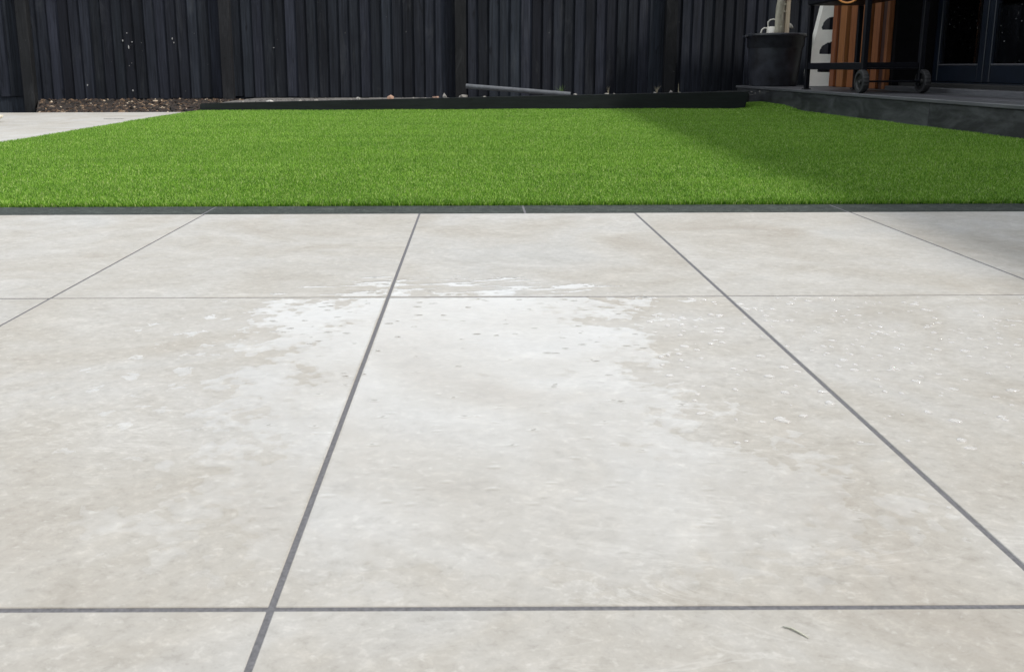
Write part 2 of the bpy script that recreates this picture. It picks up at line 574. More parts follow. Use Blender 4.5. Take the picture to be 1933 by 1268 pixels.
# ---- paved path on the left of the lawn
path = sheet('path', [(-7.155, 2.54), (-2.62, 2.54), (-2.62, 8.165), (-7.155, 8.165)], M['grout'], -0.0009)
tag(path, kind='structure')
pxs = [-2.62 - 0.6 * k for k in range(7, -1, -1)]
pys = [2.545, 3.2, 4.1, 5.0, 5.9, 6.8, 7.7, 8.16]
add_slabs(path, pxs, pys, joint=0.005)

# ---- lawn: backing sheet that swells a little along the deck, and the fibres
LX0, LX1, LY0, LY1 = -2.615, 2.945, 2.54, 8.34


def lawn_z(x, y):
    """height of the turf backing: flat, turned up along the deck edge"""
    t = np.clip((x - (LX1 - 0.30)) / 0.26, 0, 1)
    wob = 0.75 + 0.25 * np.sin(y * 2.3) + 0.15 * np.sin(y * 7.1 + 1)
    z = 0.002 * wob * t * t * (3 - 2 * t)
    c = np.clip((x - 2.45) / 0.4, 0, 1) * np.clip((y - 7.9) / 0.4, 0, 1)
    return z + 0.028 * c + 0.004 * np.sin(x * 1.7) * np.sin(y * 1.1)


gx = np.linspace(LX0, LX1, 90)
gy = np.linspace(LY0, LY1, 60)
vs = [(x, y, float(lawn_z(np.array(x), np.array(y))) - 0.004) for y in gy for x in gx]
fs = [(j * 90 + i, j * 90 + i + 1, (j + 1) * 90 + i + 1, (j + 1) * 90 + i) for j in range(59) for i in range(89)]
k0 = len(vs)
cxs = np.linspace(2.56, LX1, 6)
cys = np.linspace(8.30, 9.05, 8)
vs += [(x, y, float(lawn_z(np.array(x), np.array(y))) - 0.006) for y in cys for x in cxs]
fs += [(k0 + j * 6 + i, k0 + j * 6 + i + 1, k0 + (j + 1) * 6 + i + 1, k0 + (j + 1) * 6 + i) for j in range(7) for i in range(5)]
tag(link('lawn', mesh('lawn', vs, fs), M['backing'], smooth=True), kind='structure')


def fibres():
    """every turf fibre is a bent blade: near ones three triangles, far ones one"""
    Y, X = [], []
    for y0 in np.arange(LY0, LY1, 0.05):
        y1 = min(y0 + 0.05, LY1)
        rho = 88000 * (3.0 / max(y0, 2.5)) ** 1.55
        n = int(rho * (LX1 - LX0) * (y1 - y0))
        X.append(rng.uniform(LX0 + 0.004, LX1 - 0.004, n))
        Y.append(rng.uniform(y0, y1, n))
    n = 14000                                            # turned-up corner between sleeper and deck
    X.append(rng.uniform(2.60, LX1 - 0.01, n))
    Y.append(rng.uniform(LY1, 9.0, n))
    X = np.concatenate(X)
    Y = np.concatenate(Y)
    # thin out what lies well outside the view
    out = (X < -0.60 * Y - 0.35) | (X > 0.68 * Y + 0.35)
    keep = ~out | (rng.random(len(X)) < 0.3)
    X, Y = X[keep], Y[keep]
    n = len(X)
    Z = lawn_z(X, Y)
    az = rng.uniform(0, 2 * np.pi, n)                    # lean direction
    lean = np.abs(rng.normal(0.42, 0.22, n))
    # the pile is combed towards the house (away from the viewer) a little
    dx = np.cos(az) * lean
    dy = np.sin(az) * lean + 0.10
    H = rng.uniform(0.011, 0.019, n)
    H *= 1 + 0.25 * np.sin(X * 5.1 + np.sin(Y * 3.7) * 1.3) * np.sin(Y * 6.3) * 0.5
    front = np.clip((Y - LY0) / 0.03, 0, 1)
    dy = dy * front - (1 - front) * np.where(rng.random(n) < 0.3, rng.uniform(0.6, 1.5, n), rng.uniform(0.0, 0.6, n))
    H *= 0.75 + 0.25 * front
    edge = np.clip((X - (LX1 - 0.10)) / 0.08, 0, 1)
    H *= 1 + 0.1 * edge
    wdt = 0.00095 * (np.maximum(Y, 2.5) / 2.6) ** 0.95 * rng.uniform(0.7, 1.4, n)
    fa = rng.uniform(0, np.pi, n)
    sx, sy = np.cos(fa) * wdt, np.sin(fa) * wdt
    near = Y < 3.6
    a, f = np.where(near)[0], np.where(~near)[0]
    # near: five vertices, three triangles
    def pts(idx, t, wf):
        bend = t * t
        cx = X[idx] + dx[idx] * H[idx] * bend
        cy = Y[idx] + dy[idx] * H[idx] * bend
        cz = Z[idx] + H[idx] * t * (1 - 0.18 * lean[idx] * t) - 0.002
        return (np.stack([cx - sx[idx] * wf, cy - sy[idx] * wf, cz], 1), np.stack([cx + sx[idx] * wf, cy + sy[idx] * wf, cz], 1))
    l0, r0 = pts(a, 0.0, 1.0)
    l1, r1 = pts(a, 0.6, 0.85)
    tp, _ = pts(a, 1.0, 0.0)
    VA = np.stack([l0, r0, l1, r1, tp], 1).reshape(-1, 3)
    base = np.arange(len(a))[:, None, None] * 5
    FA = (np.array([[0, 1, 3], [0, 3, 2], [2, 3, 4]])[None] + base).reshape(-1, 3)
    l0, r0 = pts(f, 0.0, 1.15)
    tp, _ = pts(f, 1.0, 0.0)
    VF = np.stack([l0, r0, tp], 1).reshape(-1, 3)
    FF = np.arange(len(f) * 3).reshape(-1, 3) + len(VA)
    V = np.concatenate([VA, VF]).astype(np.float32)
    F = np.concatenate([FA, FF]).astype(np.int32)
    me = bpy.data.meshes.new('grass')
    me.vertices.add(len(V))
    me.vertices.foreach_set('co', V.ravel())
    me.loops.add(F.size)
    me.loops.foreach_set('vertex_index', F.ravel())
    me.polygons.add(len(F))
    me.polygons.foreach_set('loop_start', np.arange(0, F.size, 3, dtype=np.int32))
    me.polygons.foreach_set('loop_total', np.full(len(F), 3, dtype=np.int32))
    me.update(calc_edges=True)
    return me


tag(link('grass', fibres(), M['grass']), 'bright green short artificial grass covering the lawn', 'grass', kind='stuff')

# ---- planting bed behind the sleeper and bark bed on the left
FY = 10.36                       # face of the fence boards


def bed(name, x0, x1, y0, y1, zf, mat, nx=60, ny=16):
    vs, fs = [], []
    for j in range(ny + 1):
        for i in range(nx + 1):
            y = y0 + (y1 - y0) * j / ny
            xl = x0(y) if callable(x0) else x0
            x = xl + (x1 - xl) * i / nx
            vs.append((x, y, zf(x, y) + 0.012 * noise.noise((x * 3, y * 3, 1.3)) + 0.006 * noise.noise((x * 14, y * 14, 4))))
    for j in range(ny):
        for i in range(nx):
            k = j * (nx + 1) + i
            fs.append((k, k + 1, k + nx + 2, k + nx + 1))
    return tag(link(name, mesh(name, vs, fs), mat, smooth=True), kind='structure')


def soil_z(x, y):
    t = max(0.0, min(1.0, (y - 8.5) / 1.2))
    return (0.106 + 0.0194 * x) * (1 - t) + 0.05 * t


def bark_left(y):
    return -4.08 - 0.48 * (y - 8.17)


def bark_z(x, y):
    return -0.012 + 0.045 * (y - 8.17) / 2.2


bed('planting_bed', -2.58, 2.62, 8.47, 10.5, soil_z, M['dusty_soil'])
bed('border_soil', -8.2, -4.0, 8.17, 10.5, lambda x, y: -0.13, M['soil'])
bed('bark_bed', bark_left, -2.60, 8.17, 10.5, bark_z, M['soil'])


def pebbles(n, fn, smin, smax, flat=0.55):
    V, F = [], []
    octa = [(1, 0, 0), (-1, 0, 0), (0, 1, 0), (0, -1, 0), (0, 0, 1), (0, 0, -1)]
    of = [(0, 2, 4), (2, 1, 4), (1, 3, 4), (3, 0, 4), (2, 0, 5), (1, 2, 5), (3, 1, 5), (0, 3, 5)]
    for _ in range(n):
        x, y, z = fn()
        s = random.uniform(smin, smax)
        rot = Matrix.Rotation(random.uniform(0, 6.28), 3, 'Z') @ Matrix.Rotation(random.uniform(-0.7, 0.7), 3, 'X')
        k = len(V)
        sc = (s * random.uniform(0.6, 1.3), s * random.uniform(0.4, 0.9), s * flat * random.uniform(0.5, 1.2))
        for p in octa:
            q = rot @ Vector([p[i] * sc[i] * random.uniform(0.8, 1.2) for i in range(3)])
            V.append((x + q.x, y + q.y, z + q.z + s * 0.25))
        F += [tuple(k + i for i in f) for f in of]
    return mesh('chips', V, F)


def bark_spot():
    y = random.uniform(8.19, 10.34)
    x = random.uniform(bark_left(y) + 0.03, -2.62)
    return x, y, bark_z(x, y)


def soil_spot():
    x = random.uniform(-2.5, 2.9)
    y = random.uniform(8.5, 10.3)
    return x, y, soil_z(x, y)


tag(link('bark_chips', pebbles(3400, bark_spot, 0.012, 0.038), M['gravel']),
    'brown bark chips and pale gravel in the bed below the fence', 'bark chips', kind='stuff')
tag(link('soil_crumbs', pebbles(1800, soil_spot, 0.004, 0.014), M['dusty_soil']),
    'grey soil crumbs on the narrow bed behind the sleeper', 'soil', kind='stuff')

# ================================================================ FENCE
fence = thing('fence', 'black painted closeboard fence of overlapping vertical boards across the back', 'fence', (0, FY, 0))
PITCH_B, BW = 0.1243, 0.150
FTOP = 1.96


def board_mesh():
    # feather edge: thick on the left, thin on the right, lapped over its left neighbour
    x0, x1 = -BW / 2, BW / 2
    z0, z1 = 0.0, 1.0
    prof = [(x0, -0.030), (x0 + 0.003, -0.033), (x1, -0.007), (x1, 0.0), (x0, -0.008)]
    vs = [(x, y, z) for z in (z0, z1) for x, y in prof]
    fs = [tuple(range(5))[::-1], tuple(range(5, 10))]
    fs += [(i, (i + 1) % 5, 5 + (i + 1) % 5, 5 + i) for i in range(5)]
    bm = bmesh.new()
    bv = [bm.verts.new(v) for v in vs]
    for f in fs:
        bm.faces.new([bv[i] for i in f])
    return from_bm(bm, 'board')


bme = board_mesh()
bme.materials.append(M['fence'])
POSTS = [-7.55, -5.18, -2.865, -0.16, 2.26, 4.85, 7.3]


def board_bottom(x):
    if x < -5.18:
        return 0.085
    if x < -2.865:
        return 0.030 + 0.030 * (x + 5.18) / 2.3
    if x < -0.16:
        return 0.072 - 0.030 * (x + 2.865) / 2.7
    return 0.060


x = -8.2
while x < 7.4:
    o = link('board', bme, None, fence)
    zb = board_bottom(x) + random.uniform(-0.006, 0.006)
    o.location = (x, random.uniform(-0.0015, 0.0015), zb)
    o.scale = (random.uniform(0.985, 1.01), 1, FTOP - zb)
    o.rotation_euler = (0, random.uniform(-0.0022, 0.0022), 0)
    x += PITCH_B + random.uniform(-0.003, 0.003)
for i, px in enumerate(POSTS):
    zb = -0.14
    bm = box_bm(-0.0625, 0.0625, -0.095, 0.0, zb, FTOP + 0.05, 0.004)
    o = link('post', from_bm(bm, 'post'), M['post'], fence, (px, -0.018, 0))
    o.rotation_euler = (0, random.uniform(-0.004, 0.004), 0)
box('gravel_board', -8.2, 7.4, FY + 0.002, FY + 0.003 + 0.03, -0.15, 0.14, M['fence'], fence, 0)
for zr in (0.45, 1.1, 1.75):
    box('rail', -8.2, 7.4, FY + 0.004, FY + 0.06, zr - 0.04, zr + 0.04, M['fence'], fence)
# white splashes stuck to the boards of the second bay
for (sx_, sz_, w_, h_) in [(-4.075, 0.715, 0.014, 0.022), (-4.012, 0.64, 0.011, 0.035), (-4.02, 0.80, 0.012, 0.012),
                           (-3.97, 0.70, 0.016, 0.008), (-3.50, 0.735, 0.008, 0.022), (-3.485, 0.69, 0.008, 0.012),
                           (-4.53, 0.21, 0.03, 0.016), (-4.0, 0.145, 0.012, 0.016), (-4.02, 0.43, 0.005, 0.009),
                           (-3.99, 0.46, 0.004, 0.005), (-3.93, 0.35, 0.005, 0.009), (-2.33, 0.63, 0.013, 0.007)]:
    n_ = 9
    vs = [(w_ * 0.5 * math.cos(a) * random.uniform(0.6, 1.2), -0.003, h_ * 0.6 * math.sin(a) * random.uniform(0.7, 1.25))
          for a in [2 * math.pi * k / n_ for k in range(n_)]]
    vs2 = [(v[0] * 1.1, 0.012, v[2] * 1.1) for v in vs]
    me = mesh('paint_splash', vs + vs2, [tuple(range(n_))] + [(k, n_ + k, n_ + (k + 1) % n_, (k + 1) % n_) for k in range(n_)])
    o = link('paint_splash', me, M['splash'], fence, (sx_, -0.028, sz_))

# ---- sleeper along the back of the lawn, tapering out of the ground
sv = []
for xx, zt in ((-2.605, 0.070), (2.545, 0.166)):
    for yy in (8.335, 8.47):
        for zz in (-0.08, zt):
            sv.append((xx + (0.05 if (xx > 0 and zz > 0) else 0), yy, zz))
bm = bmesh.new()
bv = [bm.verts.new(v) for v in sv]
for f in ((0, 1, 3, 2), (4, 6, 7, 5), (0, 4, 5, 1), (2, 3, 7, 6), (0, 2, 6, 4), (1, 5, 7, 3)):
    bm.faces.new([bv[i] for i in f])
bmesh.ops.recalc_face_normals(bm, faces=bm.faces)
bmesh.ops.bevel(bm, geom=bm.edges[:], offset=0.006, segments=2, affect='EDGES')
tag(link('sleeper', from_bm(bm, 'sleeper'), M['sleeper']),
    'long black timber sleeper edging the back of the lawn', 'sleeper')
# short return board from the sleeper to the deck
tag(box('edging_board', 2.50, 2.82, 9.05, 9.09, 0.0, 0.150, M['sleeper']),
    'short black board closing the bed beside the deck', 'board')

# ================================================================ DECK
DX = 2.955
deck = thing('deck', 'raised black timber deck along the right of the lawn', 'deck', (DX, 6.0, 0))
DZ = 0.187
for y0, y1 in ((9.93, 5.72), (5.715, 1.2)):
    box('fascia_board', DX, DX + 0.028, y1, y0, -0.03, DZ - 0.026, M['fascia'], deck, 0.003)
nb = 6
bw = 0.145
for k in range(nb):
    xa = DX - 0.012 + k * (bw + 0.005)
    box('deck_board', xa, min(xa + bw, 4.0), 1.2, 9.95, DZ - 0.024, DZ + random.uniform(-0.001, 0.0012), M['deck'], deck, 0.004)
box('end_fascia', DX + 0.03, 4.0, 9.90, 9.93, -0.03, DZ - 0.026, M['fascia'], deck, 0.003)
box('joist', DX + 0.05, 3.9, 1.3, 9.85, -0.1, DZ - 0.03, M['black_wall'], deck, 0)

# ================================================================ GARDEN ROOM
WX, CX = 4.08, 3.70
room = thing('garden_room', 'dark garden room with cedar boards and navy framed glass doors', 'garden room', (WX, 6.0, 0))
# solid walls behind, end walls, floor and back (dark inside)
box('wall', CX + 0.045, 7.4, 9.16, 9.24, -0.05, 2.355, M['black_wall'], room, 0.003)
box('wall', CX + 0.045, CX + 0.10, 7.98, 9.157, -0.05, 2.355, M['black_wall'], room, 0.003)
box('wall', CX + 0.045, WX + 0.07, 7.93, 7.977, -0.05, 2.355, M['black_wall'], room, 0.003)
box('wall', 7.3, 7.4, -3.0, 9.157, -0.05, 2.355, M['room'], room, 0.003)
box('wall', WX, 7.297, -3.05, -2.95, -0.05, 2.355, M['black_wall'], room, 0.003)
box('wall', WX, WX + 0.07, -2.947, 2.2, -0.05, 2.355, M['black_wall'], room, 0.003)
box('floor', CX + 0.102, 7.297, -2.947, 9.157, -0.04, 0.25, M['room'], room, 0.0)
# sill step along the doors
box('sill', CX - 0.02, WX + 0.05, 2.2, 7.925, 0.12, 0.222, M['deck'], room, 0.004)
# canopy roof; its eave runs along the lawn
e0, e1 = -3.3, 9.32
rx = lambda y: 3.285 + 0.036 * y
rv = []
for yy in (e0, e1):
    for xx in (rx(yy), 7.6):
        for zz in (2.36, 2.50):
            rv.append((xx - WX, yy - 6.0, zz))
bm = bmesh.new()
bv = [bm.verts.new(v) for v in rv]
for f in ((0, 1, 3, 2), (4, 6, 7, 5), (0, 4, 5, 1), (2, 3, 7, 6), (0, 2, 6, 4), (1, 5, 7, 3)):
    bm.faces.new([bv[i] for i in f])
bmesh.ops.recalc_face_normals(bm, faces=bm.faces)
link('roof', from_bm(bm, 'roof'), M['black_wall'], room)
# cedar cladding: vertical boards, alternately proud
y = 9.235
k = 0
while y > 8.0:
    if k in (3, 7):
        y -= 0.10
        k += 1
        continue
    wd = [0.105, 0.075, 0.155, 0.11, 0.15, 0.12, 0.14, 0.09, 0.13, 0.12][k % 10]
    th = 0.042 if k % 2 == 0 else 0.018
    y0 = max(y - wd, 7.985)
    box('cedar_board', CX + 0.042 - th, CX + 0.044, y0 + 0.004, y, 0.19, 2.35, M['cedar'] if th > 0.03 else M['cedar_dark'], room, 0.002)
    y = y0
    k += 1
# doors: leaves between mullions, frame bars butted
def door_leaf(y0, y1):
    d = bpy.data.objects.new('door', None)
    COL.objects.link(d)
    d.parent = room
    d.location = (0, (y0 + y1) / 2 - 6.0, 0)
    st = 0.085
    x0, x1 = WX, WX + 0.055
    box('stile', x0, x1, y0 + 0.003, y0 + st, 0.262, 2.30, M['navy'], d, 0.004)
    box('stile', x0, x1, y1 - st, y1 - 0.003, 0.262, 2.30, M['navy'], d, 0.004)
    box('bottom_rail', x0 + 0.003, x1, y0 + st + 0.001, y1 - st - 0.001, 0.262, 0.398, M['navy'], d, 0.004)
    box('top_rail', x0 + 0.003, x1, y0 + st + 0.001, y1 - st - 0.001, 2.20, 2.299, M['navy'], d, 0.004)
    box('pane', x0 + 0.022, x0 + 0.028, y0 + st + 0.002, y1 - st - 0.002, 0.400, 2.198, M['glass'], d, 0)
    box('glazing_bead', x0 + 0.006, x0 + 0.020, y0 + st + 0.002, y1 - st - 0.002, 0.400, 0.412, M['deck'], d, 0.001)


for y0, y1 in ((7.115, 7.90), (6.03, 7.11), (4.94, 6.025), (3.85, 4.935), (2.76, 3.845)):
    door_leaf(y0, y1)
box('door_frame', WX - 0.005, WX + 0.065, 2.2, 7.925, 0.224, 0.258, M['navy'], room, 0.003)
box('door_frame', WX - 0.005, WX + 0.065, 2.2, 7.925, 2.304, 2.352, M['navy'], room, 0.003)
box('wall', WX, WX + 0.065, 2.203, 2.755, 0.262, 2.30, M['black_wall'], room, 0.003)

# ================================================================ ADDED HOUSE, unseen behind the viewer, blocks sky light
hs = thing('added_house', 'added rendered wall with dark windows, unseen behind the viewer, blocking sky light', 'added_house', (0, -4.0, 0))
for x0_, x1_, z0_, z1_ in ((-9, -4.2, -0.1, 4.5), (-4.2, -1.0, 2.35, 3.1), (-1.0, 3.2, -0.1, 4.5), (-4.2, -1.0, 3.9, 4.5), (-4.2, -1.0, 2.2, 2.35)):
    if z0_ == 2.2:
        continue
    box('wall', x0_, x1_, -4.25, -4.0, z0_, z1_, M['added_house_wall'], hs, 0)  # wall of the added house
box('pane', -4.15, -1.05, -4.16, -4.14, 0.02, 2.34, M['glass'], hs, 0)  # pane of the added house
box('pane', -4.15, -1.05, -4.16, -4.14, 3.12, 3.88, M['glass'], hs, 0)  # pane of the added house
box('added_inner_wall', -9, 3.2, -6.1, -6.0, -0.1, 4.5, M['room'], hs, 0)
box('roof', -9.2, 3.4, -6.4, -3.7, 4.51, 4.7, M['black_wall'], hs, 0)

# ================================================================ THINGS ON THE DECK
# ---- wheeled black cart
CL, CR, CN, CF = 3.035, 3.48, 6.90, 8.08
cart = thing('cart', 'black metal barbecue cart with lower shelf and two ribbed wheels on the deck', 'cart', (3.27, 7.6, DZ))
for lx, ly, z0 in ((CL, CF, DZ + 0.012), (CR, CF, DZ + 0.012), (CL, CN + 0.015, DZ + 0.06), (CR, CN + 0.015, DZ + 0.06)):
    leg = box('leg', lx - 0.02, lx + 0.02, ly - 0.02, ly + 0.02, z0, 0.93, M['black_metal'], cart, 0.004)
    if ly == CF:
        f = box('foot', lx - 0.032, lx + 0.032, ly - 0.032, ly + 0.032, DZ + 0.001, DZ + 0.0115, M['hub'], None, 0.003)
        adopt(f, leg)
shelf = box('shelf', CL + 0.022, CR - 0.022, CN - 0.003, CF - 0.022, 0.375, 0.383, M['black_metal'], cart, 0.001)
for xx in (CL, CR):
    box('shelf_rail', xx - 0.012, xx + 0.012, CN + 0.037, CF - 0.022, 0.368, 0.425, M['black_metal'], cart, 0.003)
box('shelf_rail', CL + 0.022, CR - 0.022, CN + 0.003, CN + 0.027, 0.386, 0.425, M['black_metal'], cart, 0.003)
box('shelf_rail', CL + 0.022, CR - 0.022, CF - 0.012, CF + 0.012, 0.386, 0.425, M['black_metal'], cart, 0.003)
box('body', CL - 0.02, CR + 0.02, CN + 0.05, CF + 0.05, 0.933, 1.12, M['black_metal'], cart, 0.012)
# rounded lid
lv, lf = [], []
for j, yy in enumerate((CN + 0.15, CF - 0.05)):
    for i in range(13):
        a = math.pi * i / 12
        lv.append(((CL + CR) / 2 - math.cos(a) * 0.235 - 3.27, yy - 7.6, 1.123 + math.sin(a) * 0.22 - DZ))
lf = [(i, i + 1, 14 + i, 13 + i) for i in range(12)] + [tuple(range(13)), tuple(range(13, 26))[::-1]]
link('lid', mesh('lid', lv, lf), M['black_metal'], cart, smooth=False)
vs, fs = tube([(CL - 0.045 - 3.27, CN + 0.3 - 7.6, 1.19 - DZ), (CL - 0.07 - 3.27, CN + 0.3 - 7.6, 1.22 - DZ), (CL - 0.07 - 3.27, CF - 0.2 - 7.6, 1.22 - DZ), (CL - 0.045 - 3.27, CF - 0.2 - 7.6, 1.19 - DZ)], 0.009, 8)
link('handle', mesh('handle', vs, fs), M['steel'], cart)


def wheel(cx, cy, R=0.091, wd=0.046):
    """axle along x; tyre with ribs, dished hub"""
    n = 40
    V, F = [], []
    prof = [(-wd / 2, R * 0.70), (-wd / 2, R * 0.93), (-wd * 0.40, R * 0.985), (-wd * 0.13, R), (wd * 0.13, R), (wd * 0.40, R * 0.985), (wd / 2, R * 0.93), (wd / 2, R * 0.70)]
    for i in range(n):
        a = 2 * math.pi * i / n
        for j, (xx, r) in enumerate(prof):
            rr = r - (0.0035 if (i % 2 and 2 <= j <= 5) else 0)
            V.append((xx, rr * math.cos(a), rr * math.sin(a)))
    m = len(prof)
    for i in range(n):
        k = (i + 1) % n
        for j in range(m - 1):
            F.append((i * m + j, i * m + j + 1, k * m + j + 1, k * m + j))
    wh = bpy.data.objects.new('wheel', None)
    COL.objects.link(wh)
    wh.parent = cart
    wh.location = (cx - 3.27, cy - 7.6, R + 0.001)
    link('tyre', mesh('tyre', V, F), M['rubber'], wh)
    hp = [(-wd * 0.30, 0.0), (-wd * 0.42, R * 0.16), (-wd * 0.42, R * 0.20), (-wd * 0.22, R * 0.24), (-wd * 0.22, R * 0.62), (-wd * 0.46, R * 0.70), (wd * 0.46, R * 0.70), (wd * 0.22, R * 0.62), (wd * 0.22, R * 0.2), (wd * 0.4, 0.0)]
    V, F = [], []
    for xx, r in hp:
        for i in range(24):
            a = 2 * math.pi * i / 24
            V.append((xx, max(r, 0.0005) * math.cos(a), max(r, 0.0005) * math.sin(a)))
    for j in range(len(hp) - 1):
        for i in range(24):
            k = (i + 1) % 24
            F.append((j * 24 + i, j * 24 + k, (j + 1) * 24 + k, (j + 1) * 24 + i))
    link('rim', mesh('rim', V, F), M['hub'], wh)
    vs, fs = lathe([(0.0, -0.003), (0.006, -0.003), (0.006, 0.003), (0.0, 0.003)], 10)
    vs = [(-wd * 0.42 - v[2] - 0.002, v[0], v[1]) for v in vs]
    link('axle_cap', mesh('axle_cap', vs, fs), M['steel'], wh)


wheel(CL - 0.018, CN - 0.01)
wheel(CR + 0.012, CN - 0.01)
vs, fs = tube([(CL + 0.006 - 3.27, CN - 0.01 - 7.6, 0.092), (CR - 0.012 - 3.27, CN - 0.01 - 7.6, 0.092)], 0.008, 8)
link('axle', mesh('axle', vs, fs), M['black_metal'], cart)
# orange gas hose hanging in a loop from the cart
pp = []
hc = Vector((2.955, 7.08, 0.985))
side = Vector((0.85, -0.52, 0)).normalized()
for i in range(27):
    a = math.radians(-255 + 310 * i / 26) + math.radians(10)
    pp.append(hc + side * (0.098 * math.cos(a)) + Vector((0, 0, 1)) * (0.098 * math.sin(a)) + Vector((-0.0006, 0.001, 0)) * i)
vs, fs = tube(pp, 0.0075, 8)
tag(link('gas_hose', mesh('gas_hose', vs, fs), M['hose'], smooth=True), 'orange hose hanging in a loop from the black cart', 'hose')


def lump(name, mat, loc, size, seed, sub=2, amp=0.35, flat=1.0):
    bm = bmesh.new()
    bmesh.ops.create_icosphere(bm, subdivisions=sub, radius=1.0)
    for v in bm.verts:
        k = 1 + amp * noise.noise(v.co * 1.6 + Vector((seed, seed * 2.1, 0)))
        v.co = Vector((v.co.x * size[0], v.co.y * size[1], v.co.z * size[2] * flat)) * k
    return link(name, from_bm(bm, name), mat, None, loc)


tag(lump('rag', M['rag'], (3.20, 7.86, 0.398), (0.055, 0.075, 0.022), 3.1, 3, 0.9), 'crumpled pale rag lying on the lower shelf of the cart', 'rag')
tr = thing('tool', 'small dark tongs on the cart shelf beside the pale rag', 'tool', (3.11, 7.95, 0.386))
for s in (-1, 1):
    vs, fs = tube([(-0.05, -0.09, 0.006), (s * 0.012 - 0.01, 0.0, 0.02), (0.03 + s * 0.006, 0.08, 0.03)], 0.005, 6)
    link('arm', mesh('arm', vs, fs), M['black_metal'], tr)

# ---- beige plastic climber panel leaning behind the corner
cl = thing('climbing_panel', 'beige plastic climbing panel with arched openings behind the cedar boards', 'climbing frame', (3.75, 9.34, DZ))


def arch_panel():
    """front face with four arched openings, tapered, extruded; built in rows"""
    H = 0.90
    th = 0.10
    def edge(z):                       # left and right edge at height z
        t = z / H
        return -0.235 + 0.20 * max(0, (t - 0.18)) ** 1.05, 0.30 - 0.10 * t
    V, F = [], []
    bm = bmesh.new()
    nx, nz = 44, 72
    holes = [(0.045, 0.155, 0.235), (0.135 + 0.155, 0.12, 0.0)]
    # (z bottom, height, half width)
    holes = [(0.150, 0.095, 0.165), (0.335, 0.125, 0.155), (0.585, 0.135, 0.135)]
    grid = {}
    def P(i, j):
        z = H * j / nz
        l, r = edge(z)
        return l + (r - l) * i / nx, z
    def inside(x, z):
        for zb, h, hw in holes:
            if z < zb or z > zb + h:
                continue
            t = (z - zb) / h
            half = hw * math.sqrt(max(0, 1 - t ** 2.2))
            if abs(x - 0.04) < half:
                return True
        return False
    def vert(i, j, back):
        key = (i, j, back)
        if key not in grid:
            x, z = P(i, j)
            lean = 0.10 * z
            grid[key] = bm.verts.new((x, lean + (th if back else 0.0), z))
        return grid[key]
    solid = {}
    for i in range(nx):
        for j in range(nz):
            x0, z0 = P(i, j)
            x1, z1 = P(i + 1, j + 1)
            solid[(i, j)] = not inside((x0 + x1) / 2, (z0 + z1) / 2)
    for (i, j), s in solid.items():
        if not s:
            continue
        bm.faces.new((vert(i, j, 0), vert(i + 1, j, 0), vert(i + 1, j + 1, 0), vert(i, j + 1, 0)))
        bm.faces.new((vert(i, j, 1), vert(i, j + 1, 1), vert(i + 1, j + 1, 1), vert(i + 1, j, 1)))
        for (di, dj, a, b_) in ((-1, 0, (i, j), (i, j + 1)), (1, 0, (i + 1, j + 1), (i + 1, j)), (0, -1, (i + 1, j), (i, j)), (0, 1, (i, j + 1), (i + 1, j + 1))):
            if not solid.get((i + di, j + dj), False):
                bm.faces.new((vert(*a, 0), vert(*b_, 0), vert(*b_, 1), vert(*a, 1)))
    for _ in range(3):
        bmesh.ops.smooth_vert(bm, verts=bm.verts[:], factor=0.35, use_axis_x=True, use_axis_y=False, use_axis_z=True)
    return from_bm(bm, 'panel')


link('panel', arch_panel(), M['climber'], cl)

# ---- big black plant tub with a tied tree and a little watering can
PX, PY = 3.235, 9.58
pot = thing('plant_tub', 'large black plastic plant tub at the far corner of the deck', 'plant pot', (PX, PY, DZ))
prof = [(0.0, 0.001), (0.255, 0.001), (0.262, 0.012), (0.298, 0.40), (0.300, 0.405), (0.312, 0.41), (0.318, 0.515), (0.330, 0.52), (0.336, 0.53), (0.336, 0.545), (0.328, 0.552), (0.312, 0.548), (0.305, 0.50), (0.0, 0.50)]
prof = [(r_ * 0.94, z_) for r_, z_ in prof]
vs, fs = lathe(prof[:-1], 48, wob=0.006)
fs = fs[:-1] if len(fs[-1]) > 4 else fs
link('tub', mesh('tub', vs, fs), M['tub'], pot, smooth=True)
vs, fs = lathe([(0.287, 0.500), (0.2, 0.512), (0.0, 0.515)], 32)
fs = [f for f in fs if len(f) == 4]
link('soil', mesh('soil', vs, fs), M['soil'], pot, smooth=True)
for sgn in (-1, 1):
    bm = box_bm(-0.02, 0.02, -0.05, 0.05, -0.012, 0.012, 0.006)
    link('grip', from_bm(bm, 'grip'), M['tub'], pot, (sgn * 0.322, 0, 0.525))

tree = thing('tree', 'young knotty grey tree trunk growing in the black tub', 'tree', (PX + 0.03, PY - 0.02, DZ + 0.505))
pp = [(-0.006, 0, 0.0), (-0.006, 0, 0.1), (-0.010, 0.0, 0.2), (-0.006, 0.004, 0.3), (0.002, 0.0, 0.4), (0.008, 0, 0.5), (0.010, 0.0, 0.62), (0.02, 0.01, 0.8), (0.015, 0.0, 1.0), (0.03, 0.0, 1.2), (0.02, 0, 1.4)]
rr = [0.050, 0.046, 0.044, 0.045, 0.043, 0.044, 0.040, 0.036, 0.032, 0.028, 0.02]
vs, fs = tube(pp, rr, 16)
tk = link('trunk', mesh('trunk', vs, fs), M['bark'], tree, smooth=True)
for kx, ky, kz in ((0.004, -0.04, 0.115), (0.028, -0.038, 0.275), (0.034, -0.034, 0.345), (0.04, -0.032, 0.41), (0.02, -0.04, 0.48)):
    k_ = lump('knot', M['bark'], (kx, ky, kz), (0.013, 0.012, 0.015), kz * 9, 1, 0.5)
    k_.parent = tk
LV, LF = [], []
bpaths = []
